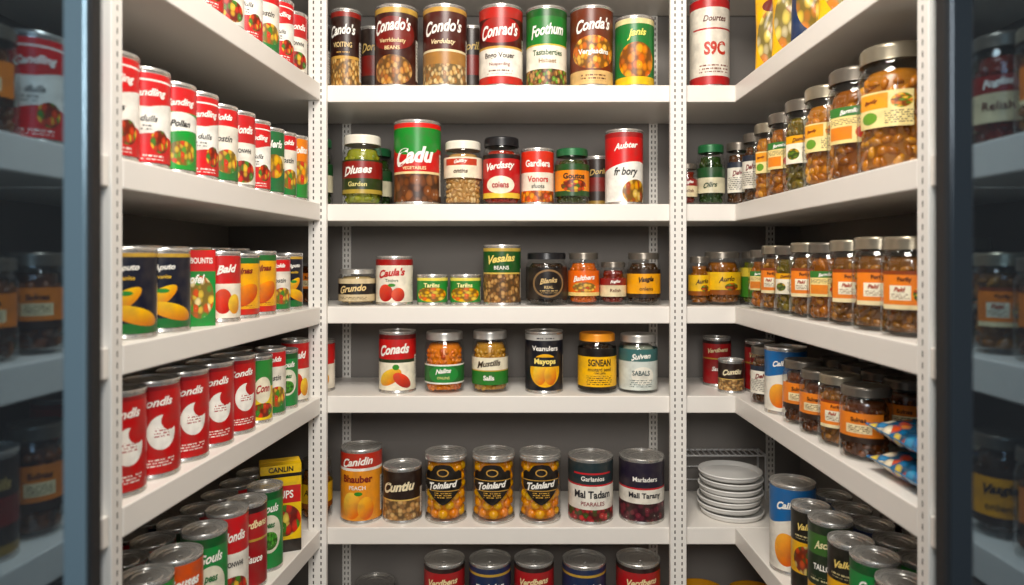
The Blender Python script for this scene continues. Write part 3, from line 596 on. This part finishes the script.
# ---------------------------------------------------------------- dishes, rack, bowls
PORC=mat('pale_enamel_dish','#eceae5',.3,0,.03,30,coat=.2)
R=.066
v,f,u=lathe([(R*.80,0),(R*.90,.0008),(R*.95,.004),(R*.965,.0085),(R*.985,.0092),(R,.0112),(R*.985,.0130),(R*.955,.0124),(R*.92,.0085),(R*.88,.0045),(R*.70,.003),(.002,.003)],48,capb=True,capt=True)
pm=new_mesh('plate',v,f,[PORC])
for i in range(7):
    o=bpy.data.objects.new('plate',pm); COL.objects.link(o)
    o.location=(.463+random.uniform(-.0035,.0035),1.447+random.uniform(-.0035,.0035),SH[5]+.0002+i*.0131); o.rotation_euler=(0,0,random.random())
    o['label']='shallow round pale dish with rolled rim in a stack'; o['category']='plate'; o['group']='stack of pale dishes'
def tube(vs,fs,a,b,r=.0012,n=6):
    a=Vector(a);b=Vector(b);d_=(b-a).normalized(); up=Vector((0,0,1)) if abs(d_.z)<.9 else Vector((1,0,0))
    s=d_.cross(up).normalized(); t=d_.cross(s); k=len(vs)
    for p in (a,b):
        for j in range(n):
            an=2*math.pi*j/n; q=p+s*r*math.cos(an)+t*r*math.sin(an); vs.append(tuple(q))
    for j in range(n): fs.append((k+j,k+(j+1)%n,k+n+(j+1)%n,k+n+j))
    fs.append(tuple(range(k+n-1,k-1,-1))); fs.append(tuple(range(k+n,k+2*n)))
vs=[];fs=[]
x0,x1,y0,y1,zr=-.098,.088,-.024,.024,.098
for yy in (y0,y1): tube(vs,fs,(x0,yy,zr),(x1,yy,zr),.0022)
for xx in (x0,x1): tube(vs,fs,(xx,y0,zr),(xx,y1,zr),.0022)
for i in range(15): xx=x0+(x1-x0)*i/14; tube(vs,fs,(xx,y0,zr+.002),(xx,y1,zr+.002),.0015)
for z_ in (.03,.06): tube(vs,fs,(x0,y1,z_),(x1,y1,z_),.0016)
for xx in (x0,x1):
    for yy in (y0,y1): tube(vs,fs,(xx,yy,0),(xx,yy,zr),.0022)
r=bpy.data.objects.new('wire_rack',new_mesh('wire_rack',vs,fs,[mat('chrome_wire','#e8e8e8',.3,.4)])); COL.objects.link(r)
r.location=(.478,1.548,SH[5]+.0004); r['label']='small chrome wire rack behind a stack of dishes'; r['category']='rack'
YB=mat('yellow_glaze','#d89c1c',.3,0,.05,20)
v,f,u=lathe([(.02,0),(.024,0),(.026,.004),(.044,.02),(.052,.045),(.053,.06),(.050,.06),(.049,.045),(.04,.022),(.002,.008)],40,capb=True,capt=True)
bmsh=new_mesh('bowl',v,f,[YB])
for x,y in ((.40,1.45),(.51,1.44)):
    o=bpy.data.objects.new('bowl',bmsh); COL.objects.link(o); o.location=(x,y,SH[6]+.0002)
    o['label']='glossy yellow bowl on the lowest shelf'; o['category']='bowl'; o['group']='yellow bowls'

# ---------------------------------------------------------------- shelving
PAINT=mat('white_shelf_paint','#ebe6de',.38,0,.03,6)
POST=mat('white_post_paint','#ebe7e0',.38,0,.03,6)
SLOT=mat('slot_dark','#4b4641',.8)
WALL=mat('grey_wall_paint','#837e79',.75,0,.08,3)
def prism(name,poly,z0,z1,m,bev=.0018):
    n=len(poly); vs=[(x,y,z0) for x,y in poly]+[(x,y,z1) for x,y in poly]
    fs=[(j,(j+1)%n,n+(j+1)%n,n+j) for j in range(n)]+[tuple(range(n-1,-1,-1)),tuple(range(n,2*n))]
    me=bpy.data.meshes.new(name); me.from_pydata(vs,[],fs); me.materials.append(m)
    if bev:
        bm=bmesh.new(); bm.from_mesh(me); bmesh.ops.bevel(bm,geom=bm.edges[:],offset=bev,segments=2,affect='EDGES',profile=.5); bm.to_mesh(me); bm.free()
    me.update(); return me
def slotted(name,x0,x1,y0,y1,z0,z1,cols,pitch=.0125,sw=.0026,sh=.0065,face='y'):
    me=prism(name,[(x0,y0),(x1,y0),(x1,y1),(x0,y1)],z0,z1,POST,.0012)
    bm=bmesh.new(); bm.from_mesh(me); me.materials.append(SLOT)
    z=z0+.02
    while z<z1-.02:
        for cx in cols:
            if face=='y': q=[(cx-sw/2,y0-.0002,z),(cx+sw/2,y0-.0002,z),(cx+sw/2,y0-.0002,z+sh),(cx-sw/2,y0-.0002,z+sh)]
            elif face=='+x': q=[(x1+.0002,cx-sw/2,z),(x1+.0002,cx+sw/2,z),(x1+.0002,cx+sw/2,z+sh),(x1+.0002,cx-sw/2,z+sh)]
            else: q=[(x0-.0002,cx+sw/2,z),(x0-.0002,cx-sw/2,z),(x0-.0002,cx-sw/2,z+sh),(x0-.0002,cx+sw/2,z+sh)]
            f=bm.faces.new([bm.verts.new(p) for p in q]); f.material_index=1
        z+=pitch
    bm.to_mesh(me); bm.free(); return me
e=.0006
NOTCH=-.404
def unit(label,parts): thing('shelving_unit',parts,0,0,0,0,label,'shelving unit')
parts=[]
for k,z in SH.items():
    parts.append(('shelf_board',prism('shelf_board',[(WL+e,D-.013+e),(NOTCH-e,D-.013+e),(NOTCH-e,D),(WR-e,D),(WR-e,WB-.006),(WL+e,WB-.006)],z-TH,z,PAINT),None))
ZT=2.25
parts.append(('upright_post',slotted('upright_post',-.404,-.368,D-.0125,D-.0005,0,ZT,[-.3935,-.3785]),'white slotted upright'))
parts.append(('upright_post',slotted('upright_post',.314,.346,D-.0125,D-.0005,0,ZT,[.323,.337]),'white slotted upright'))
for cx in (-.384,.328,.60):
    parts.append(('wall_standard',slotted('wall_standard',cx-.010,cx+.010,WB-.0055,WB-.0005,0,ZT,[cx-.004,cx+.004]),'slotted strip fixed to wall'))
unit('white shelving unit with slotted uprights holding cans and jars',parts)
d0,da,db=.55,.7285,.7515
parts=[]
for k,z in SH.items():
    parts.append(('shelf_board',prism('shelf_board',[(WL+e,db),(XL(db),db),(XL(D),D-.0135),(WL+e,D-.0135)],z-TH,z,PAINT),None))
    parts.append(('shelf_board',prism('shelf_board',[(WL+e,d0),(XL(d0),d0),(XL(da),da),(WL+e,da)],z-TH,z,PAINT),None))
xe=XL(.74)
parts.append(('upright_post',slotted('upright_post',xe-.030,xe+.001,da+.001,db-.001,0,ZT,[.7400],sw=.002,face='+x'),'white slotted upright'))
unit('white side shelving unit with rows of tin cans',parts)
parts=[]
for k,z in SH.items():
    parts.append(('shelf_board',prism('shelf_board',[(XR,db),(WR-e,db),(WR-e,D-e),(XR,D-e)],z-TH,z,PAINT),None))
    parts.append(('shelf_board',prism('shelf_board',[(XR,d0),(WR-e,d0),(WR-e,da),(XR,da)],z-TH,z,PAINT),None))
parts.append(('upright_post',slotted('upright_post',XR-.001,XR+.027,da+.001,db-.001,0,ZT,[.7400],sw=.002,face='-x'),'white slotted upright'))
unit('white side shelving unit with rows of glass jars',parts)

# ---------------------------------------------------------------- glass doors
def door(xa,xb,inner,frame_m,label,fw=.0162):
    y0,y1=.492,.508; z0,z1=.01,2.24; ps=[]
    def bx(n,a,b,c,d,m,bev=.001): ps.append((n,prism(n,[(a,y0),(b,y0),(b,y1),(a,y1)],c,d,m,bev),None))
    bx('door_stile',xa,xa+fw,z0,z1,frame_m); bx('door_stile',xb-fw,xb,z0,z1,frame_m)
    bx('door_rail',xa+fw,xb-fw,z0,z0+.04,frame_m); bx('door_rail',xa+fw,xb-fw,z1-.04,z1,frame_m)
    gm=glass_mat('tinted_glass',(.46,.54,.60),.8,.05)
    ps.append(('glass_pane',prism('glass_pane',[(xa+fw,.498),(xb-fw,.498),(xb-fw,.502),(xa+fw,.502)],z0+.04,z1-.04,gm,0),'smoky blue tinted glass'))
    gx=(xb,xb+.0035) if inner=='b' else (xa-.0035,xa)
    ps.append(('rubber_gasket',prism('rubber_gasket',[(gx[0],y0+.002),(gx[1],y0+.002),(gx[1],y1-.002),(gx[0],y1-.002)],z0,z1,mat('gasket','#15181b',.5),0),'dark rubber gasket'))
    thing('glass_door',ps,0,0,0,0,label,'door')
door(-.72,-.3075,'b',mat('door_frame_blue','#6a8494',.22,.5),'glass cabinet door with blue grey metal frame')
door(.3165,.72,'a',mat('door_frame_dark','#303941',.22,.6),'glass cabinet door with dark metal frame')

# ---------------------------------------------------------------- room
def struct(name,poly,z0,z1,m):
    o=bpy.data.objects.new(name,prism(name,poly,z0,z1,m,0)); COL.objects.link(o); o['kind']='structure'
struct('wall_back',[(WL-.03,WB),(WR+.03,WB),(WR+.03,WB+.03),(WL-.03,WB+.03)],0,2.36,WALL)
struct('wall_left',[(WL-.03,.30),(WL,.30),(WL,WB),(WL-.03,WB)],0,2.36,WALL)
struct('wall_right',[(WR,.30),(WR+.03,.30),(WR+.03,WB),(WR,WB)],0,2.36,WALL)
struct('floor',[(-2,-1.5),(2,-1.5),(2,1.7),(-2,1.7)],-.05,0,mat('floor_grey','#8f8880',.5,0,.1,4))
struct('ceiling',[(-2,-1.5),(2,-1.5),(2,1.7),(-2,1.7)],2.36,2.4,mat('ceiling_white','#cfcac2',.8,0,.02,4))

# ---------------------------------------------------------------- light
def area(name,loc,target,sx,sy,e_,col):
    l=bpy.data.lights.new(name,'AREA'); l.shape='RECTANGLE'; l.size=sx; l.size_y=sy; l.energy=e_; l.color=col
    o=bpy.data.objects.new(name,l); COL.objects.link(o); o.location=loc
    o.rotation_euler=(Vector(target)-Vector(loc)).to_track_quat('-Z','Y').to_euler()
area('ceiling_lamp',(0,.45,2.28),(0,1.25,1.1),.45,.35,16,(1,.94,.86))
area('fill_light',(0,-.35,1.80),(0,1.3,1.30),.5,.4,12.5,(1,.965,.92))  # unseen fill light added behind the camera
w=bpy.data.worlds.new('World'); scene.world=w; w.use_nodes=True
w.node_tree.nodes['Background'].inputs[0].default_value=(.85,.92,1,1); w.node_tree.nodes['Background'].inputs[1].default_value=.20
try:
    scene.view_settings.view_transform='Standard'
    scene.view_settings.look='None'
except Exception as ex: print(ex)
cam=bpy.data.cameras.new('camera'); co=bpy.data.objects.new('camera',cam); COL.objects.link(co)
co.location=(0,0,CZ); co.rotation_euler=(math.pi/2,0,0); cam.lens=24.01; cam.sensor_width=36; cam.shift_y=-.0317; cam.clip_start=.02
cam.dof.use_dof=True; cam.dof.focus_distance=1.25; cam.dof.aperture_fstop=3.4
scene.camera=co
